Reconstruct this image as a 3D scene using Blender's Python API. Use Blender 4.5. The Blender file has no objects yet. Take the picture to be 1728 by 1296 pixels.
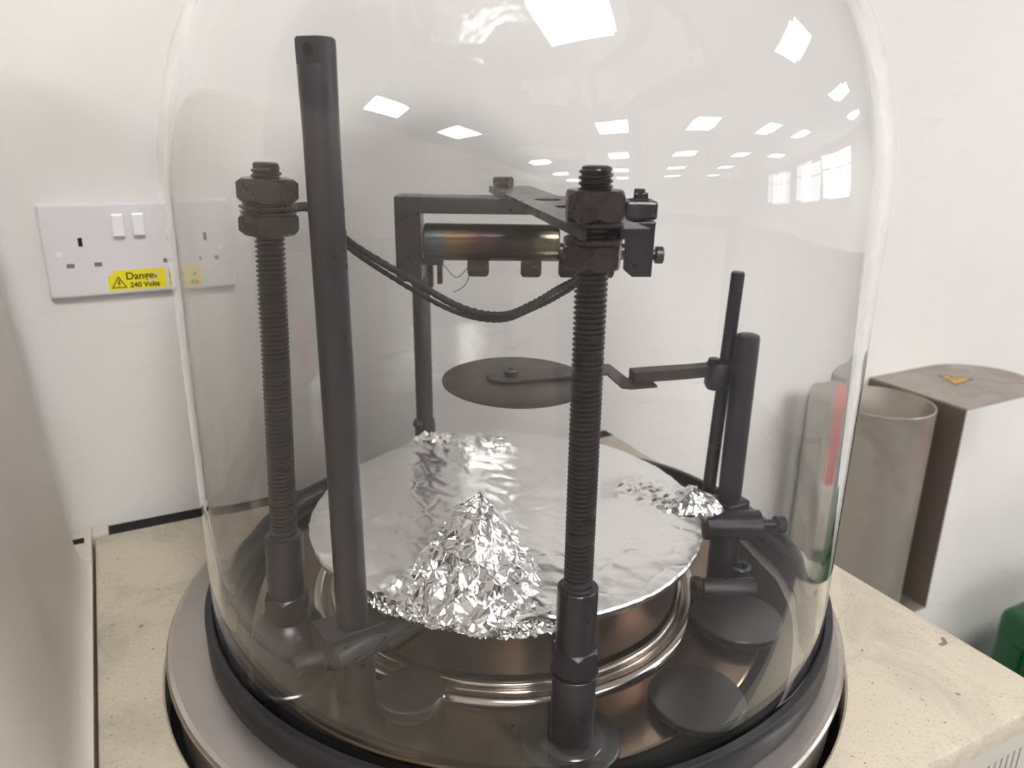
import bpy, bmesh, math, random
import numpy as np
from mathutils import Vector, Matrix, noise
random.seed(7)
PI = math.pi
SC = bpy.context.scene
COL = SC.collection

# ---------------------------------------------------------------- camera, world, light, exposure
CAMP = Vector((-.2708, -.5243, .3796)); YAW, PITCH, ROLL = map(math.radians, (27.5604, 18.5467, .6733))
fwd = Vector((math.sin(YAW)*math.cos(PITCH), math.cos(YAW)*math.cos(PITCH), -math.sin(PITCH)))
rt = Vector((math.cos(YAW), -math.sin(YAW), 0)); up = rt.cross(fwd)
r2 = rt*math.cos(ROLL) + up*math.sin(ROLL); u2 = -rt*math.sin(ROLL) + up*math.cos(ROLL)
cd = bpy.data.cameras.new('camera'); cam = bpy.data.objects.new('camera', cd); COL.objects.link(cam)
cam.matrix_world = Matrix(((r2.x, u2.x, -fwd.x, CAMP.x), (r2.y, u2.y, -fwd.y, CAMP.y), (r2.z, u2.z, -fwd.z, CAMP.z), (0, 0, 0, 1)))
cd.sensor_width = 36; cd.lens = 1306.46/1728*36; cd.clip_start = .02
cd.dof.use_dof = True; cd.dof.focus_distance = .50; cd.dof.aperture_fstop = 9
SC.camera = cam
w = bpy.data.worlds.new('world'); SC.world = w; w.use_nodes = True
w.node_tree.nodes['Background'].inputs[0].default_value = (.80, .90, 1, 1)
w.node_tree.nodes['Background'].inputs[1].default_value = 1.0
SC.view_settings.view_transform = 'Standard'; SC.view_settings.look = 'None'
SC.view_settings.gamma = 1; SC.view_settings.use_curve_mapping = False
SC.view_settings.exposure = 0.0
SC.cycles.sample_clamp_indirect = 0; SC.cycles.sample_clamp_direct = 0
SC.cycles.max_bounces = 24; SC.cycles.transmission_bounces = 24; SC.cycles.glossy_bounces = 12; SC.cycles.diffuse_bounces = 5
PANEL_POWER = 36.5
WINDOW_POWER = 4.5

# ---------------------------------------------------------------- helpers
def obj(name, bm, mat, parent=None, smooth=False, loc=None):
    me = bpy.data.meshes.new(name); bm.normal_update(); bm.to_mesh(me); bm.free()
    for p in me.polygons: p.use_smooth = bool(smooth)
    if smooth and smooth is not True: me.set_sharp_from_angle(angle=math.radians(smooth))
    me.materials.append(mat)
    o = bpy.data.objects.new(name, me); COL.objects.link(o)
    if parent: o.parent = parent
    if loc: o.location = loc
    return o
def tag(o, label=None, cat=None, group=None, kind=None):
    if label: o['label'] = label
    if cat: o['category'] = cat
    if group: o['group'] = group
    if kind: o['kind'] = kind
    return o
def thing(name, label, cat, loc=(0, 0, 0), rz=0, group=None):
    o = bpy.data.objects.new(name, None); COL.objects.link(o); o.location = loc; o.rotation_euler = (0, 0, rz)
    o.empty_display_size = .02
    return tag(o, label, cat, group)
def B(): return bmesh.new()
def box(bm, x0, x1, y0, y1, z0, z1, bev=0, seg=2):
    t = bmesh.new(); bmesh.ops.create_cube(t, size=1)
    bmesh.ops.transform(t, matrix=Matrix.Translation(((x0+x1)/2, (y0+y1)/2, (z0+z1)/2)) @ Matrix.Diagonal((x1-x0, y1-y0, z1-z0, 1)), verts=t.verts)
    if bev: bmesh.ops.bevel(t, geom=t.edges[:], offset=bev, segments=seg, affect='EDGES', profile=.5)
    merge(bm, t); return bm
def merge(bm, t, M=None):
    if M is not None: bmesh.ops.transform(t, matrix=M, verts=t.verts)
    me = bpy.data.meshes.new('tmp'); t.to_mesh(me); t.free(); bm.from_mesh(me); bpy.data.meshes.remove(me)
def lathe(bm, prof, seg=64, M=None, closed=False):
    t = bmesh.new(); rings = []
    for r, z in prof:
        if r < 1e-6: rings.append([t.verts.new((0, 0, z))])
        else: rings.append([t.verts.new((r*math.cos(2*PI*i/seg), r*math.sin(2*PI*i/seg), z)) for i in range(seg)])
    pairs = list(zip(rings, rings[1:])) + ([(rings[-1], rings[0])] if closed else [])
    for a, b in pairs:
        for i in range(seg):
            j = (i+1) % seg
            if len(a) == 1 and len(b) == 1: continue
            if len(a) == 1: t.faces.new((a[0], b[j], b[i]))
            elif len(b) == 1: t.faces.new((a[i], a[j], b[0]))
            else: t.faces.new((a[i], a[j], b[j], b[i]))
    bmesh.ops.recalc_face_normals(t, faces=t.faces)
    merge(bm, t, M); return bm
def frame(p, d):
    d = Vector(d).normalized(); q = Vector((0, 0, 1)).rotation_difference(d)
    return Matrix.Translation(Vector(p)) @ q.to_matrix().to_4x4()
def rod(bm, p, q, r, ch=.0008, seg=40):
    p, q = Vector(p), Vector(q); L = (q-p).length
    return lathe(bm, [(0, 0), (r-ch, 0), (r, ch), (r, L-ch), (r-ch, L), (0, L)], seg, frame(p, q-p))
def tube(bm, pts, r, seg=10, twist=0):
    pts = [Vector(p) for p in pts]; rings = []; n = len(pts); t = bmesh.new()
    ref = Vector((0, 0, 1))
    for i, p in enumerate(pts):
        d = (pts[min(i+1, n-1)]-pts[max(i-1, 0)]).normalized()
        a = d.cross(ref); a = a.normalized() if a.length > 1e-4 else d.cross(Vector((1, 0, 0))).normalized()
        b = d.cross(a)
        rings.append([t.verts.new(p + (a*math.cos(2*PI*k/seg+twist*i) + b*math.sin(2*PI*k/seg+twist*i))*(r if not callable(r) else r(i/(n-1), k))) for k in range(seg)])
    for a, b in zip(rings, rings[1:]):
        for k in range(seg): t.faces.new((a[k], a[(k+1) % seg], b[(k+1) % seg], b[k]))
    t.faces.new(rings[0][::-1]); t.faces.new(rings[-1])
    bmesh.ops.recalc_face_normals(t, faces=t.faces)
    merge(bm, t); return bm
def spline(ctrl, n=60):
    c = [Vector(p) for p in ctrl]; c = [2*c[0]-c[1]] + c + [2*c[-1]-c[-2]]; out = []
    m = len(c)-3
    for i in range(n):
        u = i/(n-1)*m; k = min(int(u), m-1); t = u-k; p0, p1, p2, p3 = c[k:k+4]
        out.append(.5*((2*p1)+(-p0+p2)*t+(2*p0-5*p1+4*p2-p3)*t*t+(-p0+3*p1-3*p2+p3)*t**3))
    return out
def hexnut(bm, ap, z0, z1, ri, ch=.0016, rz=0, top=True, bottom=True, M=None, seg=72):
    """hexagonal nut with the curved chamfer of a turned corner"""
    prof = []; t = bmesh.new(); R = ap/math.cos(PI/6); zr = []
    loops = [[] for _ in range(6)]
    for i in range(seg):
        a = 2*PI*i/seg; k = (a + PI/6) % (PI/3) - PI/6; rho = ap/math.cos(k)
        e = (rho-ap)/(R-ap)*ch*1.15
        ca, sa = math.cos(a+rz), math.sin(a+rz)
        rt_ = ap*.97
        for L, (r, z) in enumerate([(ri, z0), (rt_, z0), (rho, z0+(e+.0003 if bottom else 0)), (rho, z1-(e+.0003 if top else 0)), (rt_, z1), (ri, z1)]):
            loops[L].append(t.verts.new((r*ca, r*sa, z)))
    for L in range(6):
        a, b = loops[L], loops[(L+1) % 6]
        for i in range(seg): t.faces.new((a[i], a[(i+1) % seg], b[(i+1) % seg], b[i]))
    bmesh.ops.recalc_face_normals(t, faces=t.faces)
    merge(bm, t, M); return bm
def thread(bm, r, z0, z1, pitch, depth=.0014, seg=36, M=None):
    """a real helical V thread with its core end faces"""
    pr = [(-.40, 0), (-.12, 1), (.12, 1), (.40, 0)]
    turns = int((z1-z0)/pitch); N = turns*seg; t = bmesh.new(); V = []
    for s in range(N+1):
        a = 2*PI*s/seg; zb = z0 + pitch*s/seg; row = []
        f = min(1, s/seg, (N-s)/seg + .25)
        for dz, h in pr:
            rr = r-depth + depth*h*f
            row.append(t.verts.new((rr*math.cos(a), rr*math.sin(a), min(zb+dz*pitch, z1-.0003))))
        V.append(row)
    for s in range(N):
        for j in range(3): t.faces.new((V[s][j], V[s+1][j], V[s+1][j+1], V[s][j+1]))
        if s+seg <= N-1: t.faces.new((V[s][3], V[s+1][3], V[s+1+seg][0], V[s+seg][0]))
    merge(bm, t, M)
    lathe(bm, [(0, z0), (r-depth-.0001, z0), (r-depth-.0001, z1-.0006), (r-depth-.0012, z1+.0002), (0, z1+.0002)], 40, M)
    return bm
def washer(bm, ri, ro, z0, z1, seg=56, M=None):
    c = min(.0004, (z1-z0)/3)
    return lathe(bm, [(ri, z0), (ro-c, z0), (ro, z0+c), (ro, z1-c), (ro-c, z1), (ri, z1)], seg, M, closed=True)
def prism(bm, poly, z0, z1, bev=0, M=None):
    t = bmesh.new(); a = [t.verts.new((x, y, z0)) for x, y in poly]; f = t.faces.new(a)
    r = bmesh.ops.extrude_face_region(t, geom=[f]); vs = [v for v in r['geom'] if isinstance(v, bmesh.types.BMVert)]
    bmesh.ops.translate(t, verts=vs, vec=(0, 0, z1-z0)); bmesh.ops.recalc_face_normals(t, faces=t.faces)
    if bev: bmesh.ops.bevel(t, geom=t.edges[:], offset=bev, segments=2, affect='EDGES', profile=.5, clamp_overlap=True)
    merge(bm, t, M); return bm
def text(name, body, size, mat, parent, M, ext=.0001, bold=0):
    c = bpy.data.curves.new(name, 'FONT'); c.body = body; c.size = size; c.extrude = ext; c.offset = bold
    c.align_x = 'CENTER'; c.align_y = 'CENTER'; c.materials.append(mat)
    q = bpy.data.objects.new(name, c); me = bpy.data.meshes.new_from_object(q); bpy.data.objects.remove(q)
    o = bpy.data.objects.new(name, me); COL.objects.link(o); o.parent = parent; o.matrix_local = M
    return o

# ---------------------------------------------------------------- materials
def lin(c): return tuple(((v/255)/12.92 if v/255 <= .04045 else ((v/255+.055)/1.055)**2.4) for v in c[:3]) + (1,)
class NT:
    def __init__(s, name):
        s.m = bpy.data.materials.new(name); s.m.use_nodes = True; s.t = s.m.node_tree
        s.p = s.t.nodes['Principled BSDF']; s.out = s.t.nodes['Material Output']
    def n(s, ty, **kw):
        nd = s.t.nodes.new(ty)
        for k, v in kw.items():
            if k.startswith('i_'): nd.inputs[k[2:].replace('_', ' ')].default_value = v
            else: setattr(nd, k, v)
        return nd
    def l(s, a, b): s.t.links.new(a, b)
    def coord(s, scale=(1, 1, 1), kind='Object', rot=(0, 0, 0)):
        c = s.n('ShaderNodeTexCoord'); m = s.n('ShaderNodeMapping'); m.inputs['Scale'].default_value = scale; m.inputs['Rotation'].default_value = rot
        s.l(c.outputs[kind], m.inputs[0]); return m.outputs[0]
    def noise(s, scale, detail=4, rough=.55, vec=None, dist=0):
        nd = s.n('ShaderNodeTexNoise'); nd.inputs['Scale'].default_value = scale; nd.inputs['Detail'].default_value = detail
        nd.inputs['Roughness'].default_value = rough; nd.inputs['Distortion'].default_value = dist
        if vec is not None: s.l(vec, nd.inputs['Vector'])
        return nd.outputs['Fac']
    def ramp(s, fac, stops):
        nd = s.n('ShaderNodeValToRGB'); e = nd.color_ramp.elements
        while len(e) > 1: e.remove(e[0])
        e[0].position, e[0].color = stops[0]
        for p, c in stops[1:]: x = e.new(p); x.color = c
        s.l(fac, nd.inputs[0]); return nd.outputs[0]
    def mix(s, fac, a, b, mode='MIX'):
        nd = s.n('ShaderNodeMix', data_type='RGBA', blend_type=mode)
        for sock, v in ((nd.inputs[0], fac), (nd.inputs[6], a), (nd.inputs[7], b)):
            if hasattr(v, 'links'): s.l(v, sock)
            else: sock.default_value = v
        return nd.outputs[2]
    def bump(s, h, strength=.2, dist=.001):
        nd = s.n('ShaderNodeBump'); nd.inputs['Strength'].default_value = strength; nd.inputs['Distance'].default_value = dist
        s.l(h, nd.inputs['Height']); s.l(nd.outputs[0], s.p.inputs['Normal']); return nd
    def set(s, col=None, rough=None, metal=None, spec=None):
        for k, v in (('Base Color', col), ('Roughness', rough), ('Metallic', metal), ('Specular IOR Level', spec)):
            if v is None: continue
            if hasattr(v, 'links'): s.l(v, s.p.inputs[k])
            else: s.p.inputs[k].default_value = v
        return s
G = lambda v: (v, v, v, 1)

def mat_wall():
    m = NT('white_wall_paint'); v = m.coord()
    a = m.noise(2.0, 5, .6, v); base = m.mix(m.ramp(a, [(.35, G(0)), (.7, G(1))]), lin((222, 219, 217)), lin((228, 225, 223)))
    v2 = m.coord((1.6, 1, 9), rot=(0, .25, 0)); s1 = m.noise(9, 6, .62, v2, .4); msk = m.noise(2.3, 2, .5, v)
    k = m.ramp(s1, [(.59, G(0)), (.69, G(.48))]); k2 = m.ramp(msk, [(.52, G(0)), (.66, G(1))])
    mm = m.mix(1.0, k, k2, 'MULTIPLY')
    base = m.mix(mm, base, lin((186, 182, 178)))
    d = m.noise(38, 3, .6, v); dd = m.ramp(d, [(.73, G(0)), (.78, G(.3))]); base = m.mix(dd, base, lin((170, 158, 158)))
    m.set(base, .55, 0, .3); m.bump(m.noise(160, 3, .6, v), .12, .001); return m.m
def mat_plain(name, col, rough=.5, metal=0, spec=.5, var=0, vs=20, bump=0, bs=200):
    m = NT(name); v = m.coord()
    c = lin(col)
    if var:
        c = m.mix(m.noise(vs, 4, .6, v), lin([max(0, x-var) for x in col]), lin([min(255, x+var) for x in col]))
    m.set(c, rough, metal, spec)
    if bump: m.bump(m.noise(bs, 3, .6, v), bump, .0005)
    return m.m
def mat_cream():
    m = NT('cream_powder_coat'); v = m.coord()
    base = m.mix(m.noise(7, 5, .65, v, .5), lin((190, 180, 164)), lin((208, 198, 180)))
    sp = m.noise(420, 2, .5, v); base = m.mix(m.ramp(sp, [(.58, G(0)), (.72, G(.42))]), base, lin((120, 108, 92)))
    d = m.noise(9, 6, .7, v, 1.5); base = m.mix(m.ramp(d, [(.48, G(0)), (.70, G(.5))]), base, lin((140, 132, 122)))
    sp2 = m.noise(190, 1, .4, v); base = m.mix(m.ramp(sp2, [(.75, G(0)), (.77, G(.7))]), base, lin((96, 84, 72)))
    m.set(base, .5, 0, .35); m.bump(m.noise(700, 2, .6, v), .25, .0003); return m.m
def mat_steel(name, c1, c2, metal, rough, scale=30, scr=.5, tint=None, grain=None):
    m = NT(name); v = m.coord()
    base = m.mix(m.noise(scale, 5, .65, v, .6), lin(c1), lin(c2))
    if tint: base = m.mix(m.ramp(m.noise(scale*.6, 3, .5, v, 1.2), [(.48, G(0)), (.66, G(.6))]), base, lin(tint))
    if scr:
        sv = m.coord((1, 1, 1)); s = m.noise(260, 3, .7, sv, 3)
        base = m.mix(m.ramp(s, [(.74, G(0)), (.79, G(scr))]), base, lin((128, 124, 124)))
    m.set(base, m.ramp(m.noise(scale*2, 4, .6, v), [(.3, G(rough-(.07 if scr else .02))), (.7, G(rough+(.10 if scr else .03)))]), metal)
    if grain: m.bump(m.noise(60, 3, .6, m.coord(grain)), .12, .0003)
    else: m.bump(m.noise(500, 3, .6, v), .12 if scr else .03, .0003)
    return m.m
def mat_temper():
    m = NT('heat_tinted_steel_tube'); v = m.coord((1, 1, 1), 'Generated')
    sx = m.n('ShaderNodeSeparateXYZ'); m.l(v, sx.inputs[0])
    nz = m.noise(3.2, 3, .5, v, .6); ad = m.n('ShaderNodeMath', operation='MULTIPLY_ADD'); ad.inputs[1].default_value = .35; m.l(nz, ad.inputs[0]); m.l(sx.outputs[0], ad.inputs[2])
    c = m.ramp(ad.outputs[0], [(.10, lin((92, 88, 84))), (.28, lin((92, 108, 116))), (.40, lin((122, 98, 62))), (.55, lin((76, 54, 54))), (.72, lin((40, 34, 48))), (.92, lin((64, 52, 48))), (1.0, lin((124, 116, 96)))])
    m.set(c, .27, .95); return m.m
def mat_rubber():
    m = NT('black_gasket_rubber'); v = m.coord()
    base = m.mix(m.ramp(m.noise(900, 2, .5, v), [(.72, G(0)), (.8, G(.5))]), lin((30, 30, 35)), lin((110, 108, 108)))
    m.set(base, .42, 0, .55); return m.m
def mat_foil(name, rough, cre, strength):
    m = NT(name); v = m.coord()
    wv = m.n('ShaderNodeTexNoise'); wv.inputs['Scale'].default_value = 14; m.l(v, wv.inputs['Vector'])
    mx = m.n('ShaderNodeVectorMath', operation='MULTIPLY_ADD'); m.l(wv.outputs['Color'], mx.inputs[0]); mx.inputs[1].default_value = (.05, .05, .05); m.l(v, mx.inputs[2])
    vo = m.n('ShaderNodeTexVoronoi', feature='DISTANCE_TO_EDGE'); vo.inputs['Scale'].default_value = cre; m.l(mx.outputs[0], vo.inputs['Vector'])
    h = m.ramp(vo.outputs['Distance'], [(0, G(0)), (.12, G(1))])
    n2 = m.noise(cre*1.6, 4, .6, v, 1.2)
    hh = m.mix(.45, h, n2)
    m.set(G(.80) if cre > 60 else (.92, .915, .91, 1), rough, 1.0); m.bump(hh, strength, .0012); return m.m
def mat_glass():
    m = NT('clear_glass'); m.p.inputs['Transmission Weight'].default_value = 1
    m.set((1, 1, 1, 1), 0.0, 0); m.p.inputs['IOR'].default_value = 1.43; return m.m
def mat_emit(name, col, s):
    m = NT(name); m.set((.8, .8, .8, 1), .5); m.p.inputs['Emission Color'].default_value = col; m.p.inputs['Emission Strength'].default_value = s; return m.m

M_WALL = mat_wall(); M_CREAM = mat_cream()
M_CEIL = mat_plain('white_ceiling_tile', (236, 236, 234), .9); M_FLOOR = mat_plain('grey_vinyl_floor', (84, 80, 80), .5, var=6, vs=8)
M_HOOD = mat_plain('grey_beige_paint', (216, 208, 198), .5, 0, .3, var=6, vs=9, bump=.15, bs=300)
M_FRONT = mat_plain('pale_grey_textured_paint', (196, 192, 184), .5, 0, .4, var=4, vs=60, bump=.6, bs=700)
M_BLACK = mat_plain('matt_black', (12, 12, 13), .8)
M_POST = mat_steel('blackened_steel', (56, 52, 57), (74, 70, 77), .7, .33, 22, .35, (52, 56, 72))
M_THREAD = mat_steel('dark_oiled_steel', (56, 51, 53), (76, 70, 70), .7, .32, 40, .25)
M_NUT = mat_steel('browned_steel', (64, 54, 54), (92, 80, 78), .8, .28, 60, .5, (72, 50, 52))
M_HEAD = mat_steel('tarnished_steel', (58, 56, 60), (86, 84, 88), .75, .32, 45, .45, (78, 66, 62))
M_TUBE = mat_temper()
M_PLATE = mat_steel('brown_stained_steel', (120, 104, 90), (150, 134, 118), .9, .20, 7, 0, (112, 84, 64))
M_DRUM = mat_steel('warm_brown_steel', (108, 90, 80), (136, 118, 104), .9, .36, 4, 0, (112, 82, 64))
M_BEAD = mat_steel('polished_steel', (170, 160, 150), (206, 200, 196), 1.0, .2, 20, 0)
M_FLANGE = mat_steel('satin_stainless', (170, 163, 160), (184, 178, 176), .85, .36, 18, .15, grain=(1, 1, 1))
M_SIDE = mat_steel('brushed_steel', (176, 170, 160), (196, 190, 182), .9, .3, 20, .1)
M_DISC = mat_steel('grey_blank_metal', (78, 78, 80), (96, 96, 97), .8, .24, 12, 0)
M_SHUT = mat_steel('dull_dark_disc_metal', (74, 68, 68), (96, 88, 84), .6, .5, 22, .15)
M_RUB = mat_rubber(); M_GLASS = mat_glass()
M_FOIL = mat_foil('flat_aluminium_foil', .26, 34, .38); M_CRUMP = mat_foil('crumpled_aluminium_foil', .19, 110, .4)
M_CABLE = mat_plain('black_braid', (34, 36, 40), .55, .3, var=8, vs=900, bump=.8, bs=1500)
M_PLASTIC = mat_plain('white_socket_plastic', (222, 218, 222), .3)
M_SWITCH = mat_plain('bright_white_switch', (238, 238, 238), .25)
M_SLOT = mat_plain('socket_slot_grey', (128, 118, 108), .6); M_DARK = mat_plain('dark_slot', (18, 16, 16), .7)
M_YEL = mat_plain('yellow_sticker', (238, 222, 30), .45); M_INK = mat_plain('black_print', (50, 46, 24), .6)
M_AMBER = mat_plain('amber_sticker', (216, 168, 62), .5); M_PALE = mat_plain('worn_sticker_paper', (224, 218, 214), .6)
M_TRUNK = mat_steel('grey_galvanised_steel', (150, 142, 134), (172, 164, 156), .55, .42, 12, .1, (128, 118, 110))
M_TUBE2 = mat_steel('brushed_stainless_tube', (168, 160, 150), (186, 180, 172), .7, .36, 10, .1, (140, 130, 122))
M_GREEN = mat_plain('green_plastic', (8, 74, 36), .35, var=6); M_RED = mat_plain('red_plastic', (206, 40, 48), .35)
M_BROWN = mat_plain('brown_board', (120, 100, 92), .6)
M_WFRAME = mat_plain('white_window_frame', (235, 235, 235), .4)
M_PANEL = mat_emit('lit_panel', (1, .985, .95, 1), PANEL_POWER); M_WIN = mat_emit('daylit_window_pane', (.86, .93, 1, 1), WINDOW_POWER)

# ---------------------------------------------------------------- setting
def st(name, bm, mat, parent=None, smooth=False): return tag(obj(name, bm, mat, parent, smooth), kind='structure')
WY = .315; ZF = -.9; ZC = 1.8
st('wall_back', box(B(), -8, 9, WY, WY+.12, ZF, ZC), M_WALL)
st('wall_left', box(B(), -8.12, -8, -13, WY+.12, ZF, ZC), M_WALL)
st('wall_front', box(B(), -8, 9, -13.12, -13, ZF, ZC), mat_plain('grey_far_wall', (120, 120, 124), .8))
st('floor', box(B(), -8.12, 9.12, -13.12, WY+.12, ZF-.1, ZF), M_FLOOR)
st('ceiling', box(B(), -8.12, 9.12, -13.12, WY+.12, ZC, ZC+.1), M_CEIL)
st('wall_right', box(B(), 9, 9.12, -13, WY+.12, ZF, ZC), M_WALL)
for k, y in enumerate((-3.1, -5.6, -8.4)):
    wdw = st('window_%d' % (k+1), box(B(), 8.985, 8.995, y-.85, y+.85, .1, 1.45), M_WIN)
    f = B()
    for a, b_, c, d in ((-.9, .9, .05, .1), (-.9, .9, 1.45, 1.5), (-.9, -.85, .1, 1.45), (.85, .9, .1, 1.45), (-.02, .02, .1, 1.45), (-.85, .85, .98, 1.02)):
        box(f, 8.95, 8.998, y+a, y+b_, c, d)
    obj('window_frame', f, M_WFRAME, wdw)
# recessed ceiling lights (seen as reflections in the jar)
pp = [(-3.2, -1.3), (-.3, -1.36), (2.35, -1.3), (4.87, -1.35), (-5.6, -1.3), (-3.1, -3.0), (-.3, -4.0), (1.65, -4.0), (3.8, -4.0), (5.6, -3.9), (-5.0, -4.4), (-7.3, -2.2), (-7.3, -4.5),
      (-.3, -6.3), (1.9, -6.4), (4.3, -6.5), (6.6, -6.4), (-2.8, -6.4), (-5.3, -6.8), (-.3, -8.8), (2.2, -8.8), (4.8, -8.8), (-2.9, -8.9), (-5.4, -9), (-.3, -11.2), (2.6, -11.2), (5.2, -11.3), (-3, -11.2), (7.2, -1.3)]
lp0 = None
for i, (x, y) in enumerate(pp):
    if lp0 is None:
        r0 = thing('ceiling_light', 'square white ceiling light panel, seen as a bright patch reflected in the bell jar', 'ceiling light', (x, y, ZC), 0, 'ceiling light panels reflected in the bell jar')
        fr = B()
        for a in ((-.31, .31, -.31, -.29), (-.31, .31, .29, .31), (-.31, -.29, -.29, .29), (.29, .31, -.29, .29)): box(fr, *a, -.012, 0)
        f0 = obj('light_frame', fr, M_WFRAME, r0); d0 = obj('diffuser', box(B(), -.29, .29, -.29, .29, -.008, -.001), M_PANEL, r0); lp0 = r0
    else:
        r = r0.copy(); COL.objects.link(r); r.location = (x, y, ZC)
        for q in (f0, d0): c = q.copy(); COL.objects.link(c); c.parent = r

# ---------------------------------------------------------------- coating machine console
ZM = -.0239
con = thing('coating_machine', 'cream painted vacuum coating machine console carrying the steel flange under the glass bell jar', 'machine', (0, 0, ZF))
def up_z(bm): bmesh.ops.translate(bm, verts=bm.verts, vec=(0, 0, -ZF)); return bm
X0, X1, Y0, Y1, RH = -.3240, .3183, -.2909, .2909, .2793
def rect_pt(a, inset):
    x0, x1, y0, y1 = X0+inset, X1-inset, Y0+inset, Y1-inset; c, s = math.cos(a), math.sin(a)
    t = min((x1/c if c > 1e-9 else x0/c if c < -1e-9 else 9), (y1/s if s > 1e-9 else y0/s if s < -1e-9 else 9)); return (c*t, s*t)
angs = sorted([2*PI*i/160 for i in range(160)] + [math.atan2(y, x) % (2*PI) for x in (X0, X1) for y in (Y0, Y1)])
t = B(); loops = []
def lp(fn, z): loops.append([t.verts.new((*fn(a), z)) for a in angs])
lp(lambda a: (RH*math.cos(a), RH*math.sin(a)), ZM-.035); lp(lambda a: (RH*math.cos(a), RH*math.sin(a)), ZM-.0015); lp(lambda a: ((RH+.0015)*math.cos(a), (RH+.0015)*math.sin(a)), ZM)
lp(lambda a: rect_pt(a, .004), ZM); lp(lambda a: rect_pt(a, .0012), ZM-.0012); lp(lambda a: rect_pt(a, 0), ZM-.004); lp(lambda a: rect_pt(a, 0), ZM-.018)
for a, b_ in zip(loops, loops[1:]):
    for i in range(len(angs)): j = (i+1) % len(angs); t.faces.new((a[i], a[j], b_[j], b_[i]))
bmesh.ops.recalc_face_normals(t, faces=t.faces)
obj('top_panel', up_z(t), M_CREAM, con, 40)
zt = ZM-.018
bd = B(); box(bd, X0, X0+.003, Y0+.004, Y1, ZF+.05, zt); box(bd, X1-.003, X1, Y0+.004, Y1, ZF+.05, zt); box(bd, X0, X1, Y1-.003, Y1, ZF+.05, zt)
obj('side_panel', up_z(bd), M_FRONT, con)
fp = B(); box(fp, X0, .100, Y0, Y0+.003, ZF+.05, zt); box(fp, .289, X1, Y0, Y0+.003, ZF+.05, zt); box(fp, .100, .289, Y0, Y0+.003, -.0575, zt); box(fp, .100, .289, Y0, Y0+.003, ZF+.05, -.098)
xs = [.100 + .0077*i for i in range(25)]
for x in xs: box(fp, x, min(x+.0052, .289), Y0, Y0+.003, -.098, -.0575)
obj('front_panel', up_z(fp), M_FRONT, con)
obj('vent_backing', up_z(box(B(), .095, .295, Y0+.012, Y0+.014, -.11, -.05)), M_BLACK, con)
obj('chassis', up_z(lathe(B(), [(0, ZM-.034), (RH-.0005, ZM-.034), (RH-.0005, ZM-.06), (0, ZM-.06)], 64)), M_BLACK, con)
obj('plinth', up_z(box(B(), X0+.03, X1-.03, Y0+.04, Y1-.02, ZF, ZF+.05)), M_BLACK, con)
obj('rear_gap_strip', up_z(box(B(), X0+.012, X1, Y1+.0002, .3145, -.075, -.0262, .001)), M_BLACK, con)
mk = B(); prism(mk, [(0, 0), (.006, .001), (.009, .006), (.0125, .006), (.0105, .001), (.008, -.0025), (.001, -.003)], 0, .0001)
bmesh.ops.rotate(mk, verts=mk.verts, cent=(0, 0, 0), matrix=Matrix.Rotation(-.15, 3, 'Z')); bmesh.ops.translate(mk, verts=mk.verts, vec=(.293, -.210, ZM))
tag(obj('scuff_mark', up_z(mk), M_SLOT, con), 'small grey hook-shaped mark on the cream top')
# flange ring and body
fl = obj('flange_ring', up_z(lathe(B(), [(.2146, -.003), (.2146, -.0005), (.2742, -.0005), (.2754, -.002), (.2754, -.0065), (.2745, -.0075), (.2715, -.0085), (.2715, -.045), (.2146, -.045)], 200, closed=True)), M_FLANGE, con, 35)
obj('flange_trim', up_z(lathe(B(), [(.2710, -.0003), (.27425, -.0003), (.2757, -.002), (.2757, -.0055), (.2752, -.0066), (.2745, -.0012), (.2710, -.0007)], 200, closed=True)), M_BEAD, con, 35)
bp = obj('base_plate', up_z(lathe(B(), [(0, -.004), (.2140, -.004), (.2140, .0030), (.2128, .004), (0, .004)], 160)), M_PLATE, con, 35)
obj('seat_groove', up_z(lathe(B(), [(.2141, -.0002), (.2390, -.0002), (.2390, .0003), (.2141, .0003)], 120, closed=True)), M_BLACK, con, 35)
tx = text('stamped_numeral', '9', .0130, M_INK, con, Matrix.Translation((-.0770, -.1610, .0041-ZF)) @ Matrix.Rotation(-YAW+.2, 4, 'Z'), .00005)

GX, GY = .0115, .0007
# ---------------------------------------------------------------- gasket and bell jar
gk = lathe(B(), [(.2380, .0005), (.2570, .0005), (.2574, .0015), (.2574, .0218), (.2566, .0230), (.2522, .0230), (.2514, .0222), (.2512, .0040), (.2380, .0038)], 200, closed=True)
tag(obj('sealing_gasket', gk, M_RUB, None, 35, (GX, GY, 0)), 'black rubber L-shaped sealing ring around the foot of the glass bell jar', 'gasket')
RO, TH, ZD = .2505, .0062, .333
prof = [(RO-TH+.001, .0046), (RO-.001, .0046), (RO, .0056), ] + [(RO, .02+k*.0208) for k in range(15)] + [(RO, ZD)]
for k in range(1, 33): a = k/32*PI/2; prof.append((RO*math.cos(a) if k < 32 else 0, ZD+RO*math.sin(a)))
RI = RO-TH
profN = len(prof)
for k in range(32, 0, -1): a = k/32*PI/2; prof.append((RI*math.cos(a) if k < 32 else 0, ZD+RI*math.sin(a)))
prof += [(RI, ZD)] + [(RI, .02+k*.0208) for k in range(14, -1, -1)] + [(RI, .0056)]
jb = B(); rings = []; seg = 256
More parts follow.
